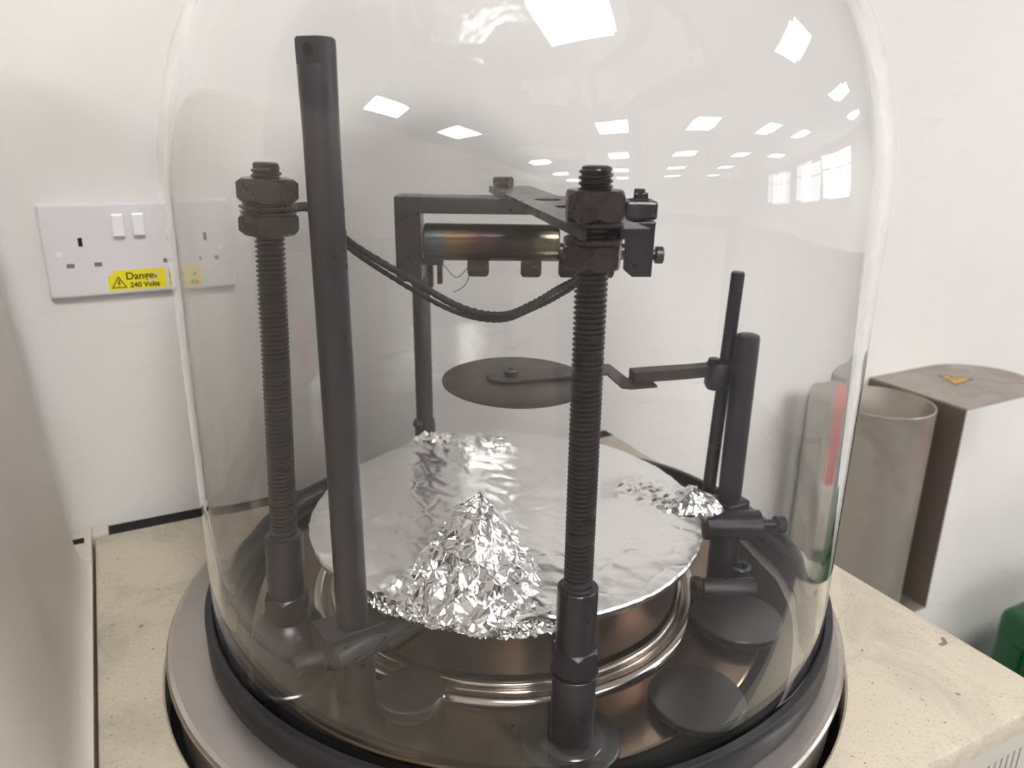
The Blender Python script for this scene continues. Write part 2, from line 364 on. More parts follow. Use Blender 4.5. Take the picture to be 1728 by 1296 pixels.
for r, z in prof:
    def wob(i):
        if r == 0: return 1
        a = 2*PI*i/seg; ca, sa = math.cos(a), math.sin(a); f = min(1, r/.12)
        if z > .45: f *= max(0, 1-(z-.45)/.1)
        if r < RI+1e-4 and z < ZD+.24: return 1 + f*(.0018*noise.noise(Vector((ca*2.2, sa*2.2, z*3))) + .0009*noise.noise(Vector((ca*9, sa*9, z*2.5+7))))
        return 1 + f*.0003*noise.noise(Vector((ca*6, sa*6, z*2.5+3)))
    rings.append([jb.verts.new((0, 0, z))] if r == 0 else [jb.verts.new((r*wob(i)*math.cos(2*PI*i/seg), r*wob(i)*math.sin(2*PI*i/seg), z)) for i in range(seg)])
for k in range(len(rings)):
    a, b_ = rings[k], rings[(k+1) % len(rings)]
    if len(a) == 1 and len(b_) == 1: continue
    for i in range(seg):
        j = (i+1) % seg
        if len(a) == 1: jb.faces.new((a[0], b_[j], b_[i]))
        elif len(b_) == 1: jb.faces.new((a[i], a[j], b_[0]))
        else: jb.faces.new((a[i], a[j], b_[j], b_[i]))
bmesh.ops.recalc_face_normals(jb, faces=jb.faces)
tag(obj('bell_jar', jb, M_GLASS, None, True, (GX, GY, 0)), 'large clear glass bell jar with a domed top standing in the black gasket', 'bell jar')

# ---------------------------------------------------------------- central drum and foil
DC = (.003, .006); ZB = .004
dr = thing('steel_drum', 'short round brown-tinted steel drum in the middle of the base plate under the foil', 'drum', (*DC, ZB))
obj('wall', lathe(B(), [(.1440, .0100), (.1462, .0105), (.1466, .0125), (.1462, .0600), (.1440, .0600)], 128, closed=True), M_DRUM, dr, 35)
obj('neck', lathe(B(), [(.1410, .0040), (.1425, .0040), (.1425, .0100), (.1410, .0100)], 128, closed=True), M_PLATE, dr, 35)
obj('base_bead', lathe(B(), [(.1455, 0), (.1610, 0)] + [(.1610+.0065*math.cos(a), .0058*math.sin(a)) for a in [k*PI/16 for k in range(1, 14)]] + [(.1540, .0010), (.1530, .0020)] + [(.1500+.0030*math.cos(a), .0050+.0030*math.sin(a)) for a in [k*PI/8 for k in range(0, 9)]], 160, closed=True), M_BEAD, dr, 40)
obj('top_rim', lathe(B(), [(0, .0600), (.1560, .0600), (.1580, .0615), (.1580, .0640), (.1565, .0650), (0, .0650)], 128), M_DRUM, dr, 35)

foil = thing('foil_cover', 'wrinkled aluminium foil sheet covering the top of the steel drum, crumpled up at the front', 'foil', (*DC, .0708))
LAT = Vector((math.cos(YAW), -math.sin(YAW))); HD = Vector((math.sin(YAW), math.cos(YAW)))
def jit(i, j, s): return noise.cell_vector(Vector((i+.5, j+.5, s*3.7))) - Vector((.5, .5, .5))
def fbm(x, y, sc, s): return noise.fractal(Vector((x*sc, y*sc, s)), .9, 2.0, 3)
def ridge(x, y, sc, s): return abs(noise.noise(Vector((x*sc, y*sc, s))))
# flat sheet
RF = .1640; t = B(); rows = []; NA, NR = 320, 46
for ir in range(NR+4):
    row = []
    for ia in range(NA):
        a = 2*PI*ia/NA
        edge = RF + .0018*noise.noise(Vector((math.cos(a)*4, math.sin(a)*4, 1.3))) + .0008*noise.noise(Vector((math.cos(a)*22, math.sin(a)*22, 4)))
        if ir <= NR: rr = edge*(ir/NR)**.9; z = 0
        else: k = ir-NR; rr = edge + (.0010, .0006, -.0006, -.002)[k-1]; z = -(.0016, .0042, .0068, .0082)[k-1]*(1+.3*noise.noise(Vector((math.cos(a)*9, math.sin(a)*9, 8))))
        x, y = rr*math.cos(a), rr*math.sin(a)
        wx, wy = x+.006*fbm(x, y, 24, 2), y+.006*fbm(x, y, 24, 9)
        z += .0016*(.32-ridge(wx, wy, 15, 5))*min(1, rr/.02) + .0015*(.3-ridge(wx*1.5+wy*.6, wy*.8, 40, 7)) + .0006*(.3-ridge(wx-wy*.4, wy*1.3, 95, 3))
        # raised crumples: at the right rim, at the back and at the front left rim
        q = Vector((x, y))
        def hump(c, rad, h, s, e=1.0):
            d = (q-Vector(c)).length/rad
            return 0 if d >= 1 else h*(1-d)**e*(.55+1.0*abs(noise.noise(Vector((x*90, y*90, s))))+.9*abs(noise.noise(Vector((x*210, y*210, s)))))
        z += hump((.146, -.068), .034, .010, 11) + hump((.118, -.036), .040, .008, 12) + hump((-.006, .160), .034, .010, 13) + hump((.030, .118), .055, .007, 14) + hump((-.123, -.083), .030, .009, 15) + hump((-.056, -.150), .030, .008, 16)
        row.append(t.verts.new((x, y, z)))
    rows.append(row)
for k in range(1, len(rows)):
    for i in range(NA):
        j = (i+1) % NA; t.faces.new((rows[k-1][i], rows[k-1][j], rows[k][j], rows[k][i])) if k > 1 else None
c = t.verts.new((0, 0, sum(v.co.z for v in rows[1])/NA))
for i in range(NA): t.faces.new((c, rows[1][i], rows[1][(i+1) % NA]))
for v in rows[0]: t.verts.remove(v)
bmesh.ops.recalc_face_normals(t, faces=t.faces)
sheet = obj('foil_sheet', t, M_FOIL, foil, 24)
# crumpled peak: an irregular faceted mound of folded foil
def mound(name, p0, ht, wl, wr, wf, wb, cell, seedv, pw=1.0, z0=-.003, am=1.0):
    t = B(); V = {}
    n1, n0 = int(wr*1.25/cell), int(-wl*1.25/cell); m1, m0 = int(wb*1.3/cell), int(-wf*1.25/cell)
    for i in range(n0, n1+1):
        for j in range(m0, m1+1):
            J = jit(i, j, seedv); l = (i+J.x*.8)*cell; s = (j+J.y*.8)*cell
            ww = (wl if l < 0 else wr)*(1+.25*max(0, -s/wf)); d = math.hypot(l/ww, s/(wb if s > 0 else wf)); d += .10*noise.noise(Vector((l*60, s*60, seedv)))
            if d > 1.12: continue
            h = ht*max(0, 1-d)**pw
            cr = am*min(1, .35+2.2*max(0, 1-d))*(.0095*noise.noise(Vector((l*60, s*60, seedv)))+.0035*noise.noise(Vector((l*190, s*190, seedv+3)))+J.z*.0036)
            P = LAT*l + HD*s
            side = Vector((noise.noise(Vector((l*110, h*110, 3+seedv))), noise.noise(Vector((l*110, h*110, 9+seedv)))))*.007*am*min(1, h/.01)
            V[i, j] = t.verts.new((p0[0]-DC[0]+P.x+side.x, p0[1]-DC[1]+P.y+side.y, max(z0-.001, z0+h+cr+.002)))
    for (i, j) in list(V):
        a, b_, c_, d_ = (V.get((i, j)), V.get((i+1, j)), V.get((i+1, j+1)), V.get((i, j+1)))
        if a and b_ and c_ and d_:
            if (i*7+j*13+seedv) % 2: t.faces.new((a, b_, c_)); t.faces.new((a, c_, d_))
            else: t.faces.new((a, b_, d_)); t.faces.new((b_, c_, d_))
    for v in [v for v in t.verts if not v.link_faces]: t.verts.remove(v)
    bmesh.ops.recalc_face_normals(t, faces=t.faces)
    return obj(name, t, M_CRUMP, foil, False)
tag(mound('crumpled_peak', (-.0600, -.0720), .0660, .050, .044, .072, .030, .0032, 3, .92), 'tightly crumpled foil peak')
mound('crumpled_edge', (.150, -.068), .017, .032, .018, .022, .02, .0024, 8, .7, 0, .6)
mound('crumpled_edge', (.002, .160), .008, .022, .030, .014, .016, .0028, 12, .7, 0, .5)
# folded hem hanging at the front
def hem(a0, a1, drop, seedv, out=.0025):
    t = B(); rows = []; n = 46
    for k in range(7):
        rows.append([])
        for i in range(n):
            a = a0+(a1-a0)*i/(n-1); J = jit(i, k, seedv); w_ = math.sin(PI*i/(n-1))**.4
            rr = RF+out*k/3+.0022*J.x; z = .004*(k < 1)*w_ - drop*w_*(k/6)*(1+.25*J.z)
            rows[-1].append(t.verts.new((rr*math.cos(a+.004*J.y), rr*math.sin(a+.004*J.y), z)))
    for k in range(6):
        for i in range(n-1):
            a, b_, c_, d_ = rows[k][i], rows[k][i+1], rows[k+1][i+1], rows[k+1][i]
            t.faces.new((a, b_, c_)); t.faces.new((a, c_, d_))
    bmesh.ops.recalc_face_normals(t, faces=t.faces); return obj('folded_hem', t, M_CRUMP, foil)
hem(math.radians(226), math.radians(256), .0095, 21); hem(math.radians(206), math.radians(227), .008, 24, .0012)

hem(math.radians(326), math.radians(344), .014, 27, .003)

# ---------------------------------------------------------------- threaded electrode posts
def foot(r=.031, t=.008): return lathe(B(), [(0, 0), (r-.0006, 0), (r, .0006), (r, t-.0015), (r-.0012, t-.0004), (.021, t), (.0195, t+.0012), (.0155, t+.0022), (0, t+.0022)], 72)
fr_ = thing('electrode_post', 'front threaded steel rod carrying the slotted link plate, on a round foot near the glass', 'electrode post', (-.0513, -.1904, ZB), .3)
D = -ZB
obj('foot_disc', foot(), M_DISC, fr_, 35)
obj('stem', lathe(B(), [(0, .008), (.0136, .008), (.0136, .0565), (.0130, .0575), (0, .0575)], 56), M_POST, fr_, 35)
obj('washer', washer(B(), .008, .0150, .0572, .0590), M_POST, fr_, 35)
obj('hex_nut', hexnut(B(), .0128, .0592, .0770, .008, .0020, rz=.3), M_POST, fr_, 30)
co = obj('collar', lathe(B(), [(0, .0765), (.0116, .0765), (.0116, .0780), (.0122, .0785), (.0122, .1172), (.0116, .1178), (.0095, .1180), (.0088, .1195), (0, .1200)], 56), M_POST, fr_, 35)
rw = B(); rod(rw, (-.0040, -.01160, .1010), (-.0041, -.01230, .1010), .0010, .0001, 14); obj('pin_hole', rw, M_BLACK, co)
obj('threaded_rod', thread(B(), .0086, .1190, .3565, .00285), M_THREAD, fr_, 50)
obj('hex_nut', hexnut(B(), .01385, .3100+D, .3230+D, .0080, .0020, rz=.05), M_NUT, fr_, 30)
obj('washer', washer(B(), .0085, .0150, .3232+D, .3258+D), M_NUT, fr_, 35)
obj('washer', washer(B(), .0085, .0152, .3318+D, .3338+D), M_NUT, fr_, 35)
obj('hex_nut', hexnut(B(), .01385, .3340+D, .3492+D, .0080, .0020, rz=.28), M_NUT, fr_, 30)

le = thing('electrode_post', 'threaded steel rod on a bell-shaped base left of the tall smooth post', 'electrode post', (-.1955, -.0479, ZB+.0010), 0)
le.rotation_euler = (Matrix.Rotation(.037, 3, (HD.x, HD.y, 0)) @ Matrix.Rotation(.2, 3, 'Z')).to_euler()
obj('foot_disc', foot(.0285, .007), M_DISC, le, 35)
obj('pedestal', lathe(B(), [(0, .007), (.0245, .007), (.0250, .009), (.0246, .037), (.0232, .045), (.0200, .0505), (.0160, .0535), (0, .0540)], 64), M_POST, le, 35)
obj('hex_nut', hexnut(B(), .0132, .0538, .0710, .008, .0020, rz=.5), M_POST, le, 30)
co = obj('collar', lathe(B(), [(0, .0710), (.0112, .0710), (.0112, .0735), (.0122, .0740), (.0122, .1140), (.0118, .1148), (.0098, .1150), (.0090, .1170), (0, .1170)], 56), M_POST, le, 35)
rw = B(); rod(rw, (-.0025, -.01180, .0985), (-.0026, -.01240, .0985), .0008, .0001, 14); obj('pin_hole', rw, M_BLACK, co)
obj('threaded_rod', thread(B(), .0086, .1160, .3525, .00285), M_THREAD, le, 50)
obj('hex_nut', hexnut(B(), .0147, .3165+D, .3285+D, .0080, .0020, rz=.35), M_NUT, le, 30)
for z0, z1, ro in ((.3286, .3300, .0158), (.3300, .3315, .0140), (.3316, .3330, .0162), (.3330, .3345, .0140)): obj('washer', washer(B(), .0085, ro, z0+D, z1+D), M_NUT, le, 35)
obj('hex_nut', hexnut(B(), .0147, .3346+D, .3480+D, .0080, .0020, rz=.15), M_NUT, le, 30)

# ---------------------------------------------------------------- tall smooth post with clamp block
PX, PY = -.1575, -.0790
sp = thing('support_post', 'tall smooth dark post with a drilled flat at its top, left of the foil', 'post', (PX, PY, ZB))
H = .4215-ZB; t = B(); N = 48; R_ = .0104
ringz = [(.050, R_, 0), (.4080-ZB, R_, 0), (.4082-ZB, R_, 1), (H-.0012, R_, 1), (H, R_-.001, 1)]
rr = []
for z, r, flat in ringz:
    row = []
    for i in range(N):
        a = 2*PI*i/N; x, y = r*math.cos(a), r*math.sin(a)
        if flat:
            nf = Vector((-.765, -.644)); d = x*nf.x+y*nf.y; lim = .0070
            if d > lim: x -= nf.x*(d-lim); y -= nf.y*(d-lim)
        row.append(t.verts.new((x, y, z)))
    rr.append(row)
for a, b_ in zip(rr, rr[1:]):
    for i in range(N): t.faces.new((a[i], a[(i+1) % N], b_[(i+1) % N], b_[i]))
t.faces.new(rr[0][::-1]); t.faces.new(rr[-1]); bmesh.ops.recalc_face_normals(t, faces=t.faces)
obj('shaft', t, M_POST, sp, 30)
hb = B(); rod(hb, (-.765*.0060, -.644*.0060, .4150-ZB), (-.765*.00712, -.644*.00712, .4150-ZB), .0036, .0001, 24); obj('drilled_hole', hb, M_BLACK, sp)
obj('sleeve', lathe(B(), [(0, 0), (.0135, 0), (.0135, .038), (0, .038)], 48), M_POST, sp, 35)
cl = B(); box(cl, -.0235, .0200, -.0125, .0145, .0330, .0560, .0012); bmesh.ops.rotate(cl, verts=cl.verts, cent=(0, 0, 0), matrix=Matrix.Rotation(.12, 3, 'Z'))
cb = obj('clamp_block', cl, M_POST, sp)
obj('cross_rod', rod(B(), (-.0185, -.0165, .0425), (.0600, .0130, .0425), .0088, .0008), M_HEAD, sp, 35)
tb = B(); rod(tb, (-.0390, -.0085, .0400), (-.0200, -.0060, .0405), .0052, .0006, 28); lathe(tb, [(.0034, 0), (.0058, 0), (.0058, .003), (.0034, .003)], 28, frame((-.0410, -.0088, .0399), (1, .13, .02)), closed=True)
obj('clamp_screw', tb, M_HEAD, sp, 35)

# ---------------------------------------------------------------- right hand posts
rp = thing('support_post', 'short thick dark post with a rounded top at the right, above a horizontal clamp cylinder', 'post', (.1900, -.0650, ZB))
obj('shaft', lathe(B(), [(0, .040), (.0100, .040), (.0100, .2105), (.0094, .2125), (.0070, .2136), (0, .2140)], 48), M_POST, rp, 35)
hc = B(); rod(hc, (-.0345, -.0085, .0500), (.0095, -.0310, .0500), .0130, .001); obj('clamp_cylinder', hc, M_POST, rp, 35)
cb2 = B(); box(cb2, -.012, .014, -.013, .012, .0420, .0640, .002); obj('clamp_block', cb2, M_POST, rp)
bt = B(); rod(bt, (.0095, -.0310, .0510), (.0200, -.0365, .0510), .0040, .0004, 24); rod(bt, (.0200, -.0365, .0510), (.0262, -.0397, .0510), .0072, .0008, 28); obj('clamp_screw', bt, M_POST, rp, 35)
obj('column', lathe(B(), [(0, 0), (.0125, 0), (.0125, .046), (0, .046)], 40, Matrix.Translation((-.0220, -.0225, 0))), M_POST, rp, 35)
lr = B(); rod(lr, (-.0600, -.0390, .0120), (-.0190, -.0590, .0120), .0085, .0008); obj('cross_rod', lr, M_HEAD, rp, 35)
ln = B(); hexnut(ln, .0098, 0, .006, .003, .001, M=frame((-.0660, -.0361, .0120), (.9, -.44, 0))); obj('hex_nut', ln, M_NUT, rp, 30)
rg = B(); lathe(rg, [(.0055, 0), (.0100, 0), (.0100, .0190), (.0090, .0200), (.0065, .0200), (.0055, .0190)], 40, closed=True)
tag(obj('open_socket_stub', rg, M_POST, None, 35, (.1760, -.1010, ZB)), 'short hollow dark tube open at the top, beside the clamp of the right post', 'tube')

sh = thing('shutter', 'round dark metal shutter disc on a cranked arm hanging over the foil', 'shutter', (0.006, -.002, .186))
obj('disc', lathe(B(), [(0, -.0022), (.0580, -.0022), (.0590, -.0015), (.0590, -.0004), (.0582, 0), (0, 0)], 96, Matrix.Rotation(.03, 4, 'X')), M_SHUT, sh, 35)
# cranked strip: upper part on the disc, a step down, then out to the spindle
def strip(bm, pts, wd, th):
    t = bmesh.new(); L = []
    for k, p in enumerate(pts):
        p = Vector(p); q = Vector(pts[min(k+1, len(pts)-1)]); o = Vector(pts[max(k-1, 0)]); d = (q-o); d.z = 0; d.normalize(); s = Vector((d.y, -d.x, 0))*(wd[k] if isinstance(wd, (list, tuple)) else wd)/2
        L.append([t.verts.new(p+s+Vector((0, 0, th))), t.verts.new(p-s+Vector((0, 0, th))), t.verts.new(p-s), t.verts.new(p+s)])
    for a, b_ in zip(L, L[1:]):
        for k in range(4): t.faces.new((a[k], a[(k+1) % 4], b_[(k+1) % 4], b_[k]))
    t.faces.new(L[0][::-1]); t.faces.new(L[-1]); bmesh.ops.recalc_face_normals(t, faces=t.faces); merge(bm, t); return bm
am = B(); strip(am, [(-.0225, .0080, .0006), (-.014, .0060, .0006), (.030, -.0040, .0006), (.0740, -.0135, .0012), (.0780, -.0145, .0010), (.0880, -.0250, -.0090), (.0905, -.0262, -.0098), (.1120, -.0330, -.0098)], [.010, .024, .024, .026, .026, .026, .026, .022], .0020)
strip(am, [(.0960, -.0250, -.0075), (.1600, -.0430, -.0060), (.1720, -.0470, -.0058)], [.014, .013, .013], .0090)
obj('arm', am, M_SHUT, sh)
bs = B(); lathe(bs, [(.0022, .0026), (.0058, .0026), (.0058, .0065), (.0048, .0078), (.0028, .0078), (.0022, .0065)], 32, Matrix.Translation((-.0030, .0045, 0)), closed=True); obj('rivet', bs, M_HEAD, sh, 35)
sd = B(); rod(sd, (.1765, -.0450, -.130), (.1810, -.0475, .0810), .0056, .0012, 32); obj('spindle', sd, M_POST, sh, 35)
cl2 = B(); lathe(cl2, [(0, -.018), (.0085, -.018), (.0110, -.014), (.0110, .003), (.0095, .0055), (0, .0055)], 32, Matrix.Translation((.1700, -.0475, 0))); rod(cl2, (.1640, -.0480, .001), (.1640, -.0480, .0095), .0050, .0008, 20)
obj('spindle_clamp', cl2, M_POST, sh, 35)

# ---------------------------------------------------------------- back post
bk = thing('support_post', 'dark post behind the foil carrying the horizontal tube bracket', 'post', (-.0010, .1900, ZB))
obj('shaft', lathe(B(), [(0, 0), (.0098, 0), (.0098, .262), (.0088, .2635), (0, .2640)], 40), M_POST, bk, 35)
nb = B(); rod(nb, (-.006, -.006, .078), (-.0145, -.004, .083), .0050, .0015, 20); obj('collar_screw', nb, M_POST, bk, 35)
obj('foot_collar', lathe(B(), [(.0098, 0), (.0120, 0), (.0120, .078), (.0112, .082), (.0098, .083)], 40, closed=True), M_POST, bk, 35)

# ---------------------------------------------------------------- evaporation head
OX, OY = .0043, .0275
hd = thing('evaporation_head', 'dark bracket frame holding a heat-tinted steel tube over the foil', 'bracket', (OX, OY, .2), -YAW)
Z = -.2
def hb_(name, a, mat, bev=.001, par=None): return obj(name, box(B(), a[0], a[1], a[2], a[3], a[4]+Z, a[5]+Z, bev), mat, par or hd)
hb_('top_bar', (-.0790, .0960, -.0120, .0140, .3140, .3265), M_HEAD)
hb_('end_bracket', (-.0815, -.0605, -.0125, .0145, .2612, .3268), M_HEAD)
sc_ = B()
for z, r in ((.3005, .0016), (.2800, .0014), (.3120, .0010)): rod(sc_, (-.0710, -.0127, z+Z), (-.0710, -.0129, z+Z), r, .00005, 14)
obj('bracket_hole', sc_, M_BLACK, hd)
hb_('end_block', (.0965, .1220, -.0140, .0160, .3110, .3250), M_HEAD, .0022)
hb_('clamp_tongue', (.0975, .1215, -.0130, .0150, .3070, .3095), M_HEAD, .0008)
pl = B(); prism(pl, [(.0990, .0445), (.1060, .0390-.0), (.1222, .0390), (.1228, .0800), (.1150, .0815), (.1150, .1040), (.1040, .1040), (.1040, .0815), (.0990, .0790)], 0, .008, .0006, Matrix(((1, 0, 0, 0), (0, 0, -1, .004), (0, 1, 0, .2265+Z), (0, 0, 0, 1))))
obj('end_plate', pl, M_HEAD, hd)
tt = B(); rod(tt, (-.0585, 0, .2912+Z), (.0475, 0, .2912+Z), .0144, .0012, 64)
obj('heat_tinted_tube', tt, M_TUBE, hd, 35)
ht = B(); rod(ht, (.0475, 0, .2850+Z), (.0990, 0, .2850+Z), .0065, .0006, 32); rod(ht, (.058, 0, .2850+Z), (.088, 0, .2850+Z), .0110, .001, 36); obj('spindle', ht, M_HEAD, hd, 35)
for l in (-.0170, .0260, .0560, .0830):
    lg = B(); prism(lg, [(-.0083, .0140), (-.0083, .0025), (-.0065, 0), (.0065, 0), (.0083, .0025), (.0083, .0140)], -.004, .004, .0005, Matrix(((1, 0, 0, l), (0, 0, -1, 0), (0, 1, 0, .2645+Z), (0, 0, 0, 1)))); obj('lug', lg, M_NUT, hd)
tbt = B(); rod(tbt, (.1083, 0, .3250+Z), (.1083, 0, .3335+Z), .0045, .0005, 24); lathe(tbt, [(.0045, 0), (.0085, 0), (.0085, .001), (.0045, .001)], 30, Matrix.Translation((.1083, 0, .3250+Z)), closed=True); obj('bolt', tbt, M_HEAD, hd, 35)
sb = B(); rod(sb, (.1222, 0, .2825+Z), (.1245, 0, .2825+Z), .004, .0003, 20); rod(sb, (.1245, 0, .2825+Z), (.1310, 0, .2825+Z), .0068, .0008, 28); obj('bolt', sb, M_HEAD, hd, 35)
wb = B(); rod(wb, (-.070, .014, .2630+Z), (-.0790, .1400, .2600+Z), .0075, .0006, 28); obj('rear_arm', wb, M_POST, hd, 35)
ws = B(); tube(ws, spline([(-.0500, -.004, .2790+Z), (-.0425, -.006, .2735+Z), (-.0335, -.006, .2642+Z), (-.0262, -.006, .2705+Z), (-.0238, -.005, .2740+Z)], 24), .00035, 6); tube(ws, spline([(-.0238, -.005, .2700+Z), (-.0250, -.006, .2620+Z), (-.0290, -.006, .2560+Z), (-.0359, -.006, .2522+Z)], 20), .00035, 6)
obj('fine_wire', ws, M_HEAD, hd, True)
cc_ = B(); box(cc_, -.0560, -.0515, -.008, .002, .2560+Z, .2790+Z, .0005); box(cc_, -.0480, -.0440, -.008, .002, .2590+Z, .2790+Z, .0005); box(cc_, -.060, -.043, -.009, .003, .2740+Z, .2795+Z, .0005); obj('contact_clip', cc_, M_THREAD, hd)

# link plate
lk = thing('link_plate', 'flat dark slotted bar running from the front threaded rod back to the bracket frame', 'plate', (OX, OY, .3266))
ux = Vector((-.0480+.0513-.0513, -.1904, 0)); A_ = Vector((-.0440-OX, -.1900-OY)); Bk = Vector((.0300-OX, .0610-OY)); dv = (Bk-A_).normalized(); nv = Vector((dv.y, -dv.x))
MM = Matrix(((nv.x, dv.x, 0, A_.x), (nv.y, dv.y, 0, A_.y), (0, 0, 1, 0), (0, 0, 0, 1))); L = (Bk-A_).length; HW = .0177
t = B()
def ring_el(cx, cy, rx, ry, n=28): return [(cx+rx*math.cos(2*PI*i/n), cy+ry*math.sin(2*PI*i/n)) for i in range(n)]
# outline with a fork at the front end and two oval holes: built as a filled face with holes
def filled(outer, holes, z0, z1, M):
    t = bmesh.new(); E_ = []
    for lp_ in [outer]+holes:
        vs = [t.verts.new((x, y, z0)) for x, y in lp_]
        for i in range(len(vs)): E_.append(t.edges.new((vs[i], vs[(i+1) % len(vs)])))
    bmesh.ops.triangle_fill(t, use_beauty=True, use_dissolve=False, edges=E_)
    r = bmesh.ops.extrude_face_region(t, geom=t.faces[:]); vs = [v for v in r['geom'] if isinstance(v, bmesh.types.BMVert)]
    bmesh.ops.translate(t, verts=vs, vec=(0, 0, z1-z0)); bmesh.ops.recalc_face_normals(t, faces=t.faces); b = B(); merge(b, t, M); return b
outer = [(-HW, -.0195), (-.0090, -.0195), (-.0090, .0010)] + [(-.0090*math.cos(a), .001+.0090*math.sin(a)) for a in [PI*k/10 for k in range(1, 10)]] + [(.0090, .0010), (.0090, -.0175), (HW, -.0175), (HW, L), (-HW, L)]
outer = [(x-(.0065 if -.0095 < x < .0095 else 0), y) for x, y in outer]
obj('slotted_bar', filled(outer, [ring_el(.0060, .090, .0092, .0092)[::-1], ring_el(.0030, .1370, .0092, .0092)[::-1]], 0, .0050, MM), M_HEAD, lk)
hx = B(); hexnut(hx, .0076, .0052, .0130, .0002, .001, rz=.3, M=MM @ Matrix.Translation((-.0075, L-.011, 0))); washer(hx, .003, .0085, .0050, .0056, M=MM @ Matrix.Translation((-.0075, L-.011, 0))); obj('hex_bolt', hx, M_NUT, lk, 30)

# braided cables
def braid(name, pts, r, label):
    P = spline(pts, 240); b = B()
    tube(b, P, lambda u, k: r*(1+.10*math.sin(u*420+k*PI/2.5)+.08*math.sin(u*380-k*PI/2)), 10)
    return tag(obj(name, b, M_CABLE, None, True), label, 'cable')
c1 = [(-.1755, -.0600, .3320), (-.1600, -.0400, .3310), (-.1443, -.0250, .3270), (-.1300, -.0080, .3120), (-.1251, .0000, .3040), (-.1011, -.0059, .2860), (-.0741, -.0146, .2687), (-.05, -.0325, .2546), (-.028, -.0451, .2517), (-.0035, -.044, .257), (.0182, -.0404, .2649), (.0437, -.0279, .2704), (.0600, .0000, .2760)]
c2 = [(-.1745, -.0570, .3310), (-.1590, -.0350, .3290), (-.1440, -.0200, .3230), (-.1280, -.0010, .3060), (-.1243, .0058, .2996), (-.0988, .002, .2787), (-.0713, -.0071, .2605), (-.0466, -.0248, .2483), (-.0241, -.0374, .2461), (.0008, -.0364, .2515), (.0225, -.0335, .2578), (.0486, -.0205, .2651), (.0620, .0060, .2740)]
braid('braided_cable', c1, .0025, 'upper thick black braided cable sagging from the left rod to the tube bracket')
braid('braided_cable', c2, .0018, 'lower thinner black braided cable sagging just under the thick one')

# ---------------------------------------------------------------- round blanking plugs on the base plate
def plug(label, x, y, r, t, rs=None):
    o = thing('blanking_plug', label, 'plug', (x, y, ZB), random.random()*3)
    rs = rs or r*.72
    obj('skirt', lathe(B(), [(0, 0), (rs, 0), (rs, t*.55), (0, t*.55)], 64), M_POST, o, 35)
    obj('cap', lathe(B(), [(0, t*.5), (r-.0008, t*.5), (r, t*.5+.0008), (r, t-.0012), (r-.0010, t), (0, t)], 80), M_DISC, o, 35)
plug('small round grey metal plug nearest the left posts, with a bright rim', -.1300, -.1130, .0232, .016)
plug('largest round grey metal plug at the front right, close to the gasket', .0430, -.1985, .0325, .010, .028)
plug('round grey metal plug in front of the right post clamp', .1310, -.1440, .0340, .011, .030)

# ---------------------------------------------------------------- left cabinet
hd_prof = [(-.3262, -.0242), (-.3285, -.0238), (-.3320, -.0215), (-.3350, -.0165), (-.3375, -.0085), (-.3393, .003), (-.3405, .018), (-.3425, .05), (-.3475, .105), (-.3525, .185), (-.3565, .248), (-.362, .32), (-.372, .40), (-.40, .455), (-.46, .485), (-.80, .49)]
ca = thing('side_cabinet', 'tall grey-beige cabinet with a rounded upright side at the left, beside the cream top', 'cabinet', (-.5, -.3, ZF))
t = B(); pr = hd_prof + [(-.80, ZF), (-.3262, ZF)]
ya, yb = -1.0, .2380
va = [t.verts.new((x, ya, z)) for x, z in pr]; vb = [t.verts.new((x, yb, z)) for x, z in pr]
for i in range(len(pr)): j = (i+1) % len(pr); t.faces.new((va[i], va[j], vb[j], vb[i]))
t.faces.new(va[::-1]); t.faces.new(vb); bmesh.ops.recalc_face_normals(t, faces=t.faces)
bmesh.ops.translate(t, verts=t.verts, vec=(.5, .3, -ZF)); obj('hood', t, M_HOOD, ca, 35)
rb = B(); box(rb, -.60, -.3262, .2420, .3120, ZF+.02, -.0225, .0015); box(rb, -.3262, -.3110, .2930, .3120, ZF+.02, -.0225, .0015); bmesh.ops.translate(rb, verts=rb.verts, vec=(.5, .3, -ZF)); obj('rear_ledge', rb, M_HOOD, ca)
sl = B(); box(sl, -.42, -.3330, .2780, .2890, -.0225, -.0222); bmesh.ops.translate(sl, verts=sl.verts, vec=(.5, .3, -ZF)); obj('slot', sl, M_DARK, ca)

# ---------------------------------------------------------------- wall socket
so = thing('wall_socket', 'white double wall socket with two rocker switches and a yellow danger sticker', 'socket', (-.3255, WY, .2187))
SW, SHT = .1490, .0877
t = B(); box(t, 0, SW, -.0095, 0, 0, SHT, .003, 3); obj('faceplate', t, M_PLASTIC, so)
for x in (.0600, .0775):
    s_ = B(); box(s_, x, x+.0105, -.0145, -.0090, .0560, .0770, .0012); obj('rocker_switch', s_, M_SWITCH, so)
for gx_ in (0, .0830):
    e = B(); box(e, .0300+gx_, .0335+gx_, -.0098, -.0094, .0480, .0560); obj('earth_slot', e, M_DARK, so)
    for x in (.0175, .0405): e = B(); box(e, x+gx_, x+.0065+gx_, -.0098, -.0094, .0285, .0325); obj('pin_slot', e, M_SLOT, so)
for x in (.0130, .1340): e = B(); rod(e, (x, -.0094, .0420), (x, -.0099, .0420), .003, .0001, 20); obj('screw_cap', e, M_SWITCH, so)
sk = tag(obj('warning_sticker', box(B(), .0500, .1010, -.0099, -.0095, .0045, .0235), M_YEL, so), 'yellow sticker reading Danger 240 Volts')
RX = Matrix.Rotation(PI/2, 4, 'X')
def wt(body, size, x, z, y=-.0100): return text('lettering', body, size, M_INK, sk, Matrix.Translation((x, y, z)) @ RX, .00004, .00018)
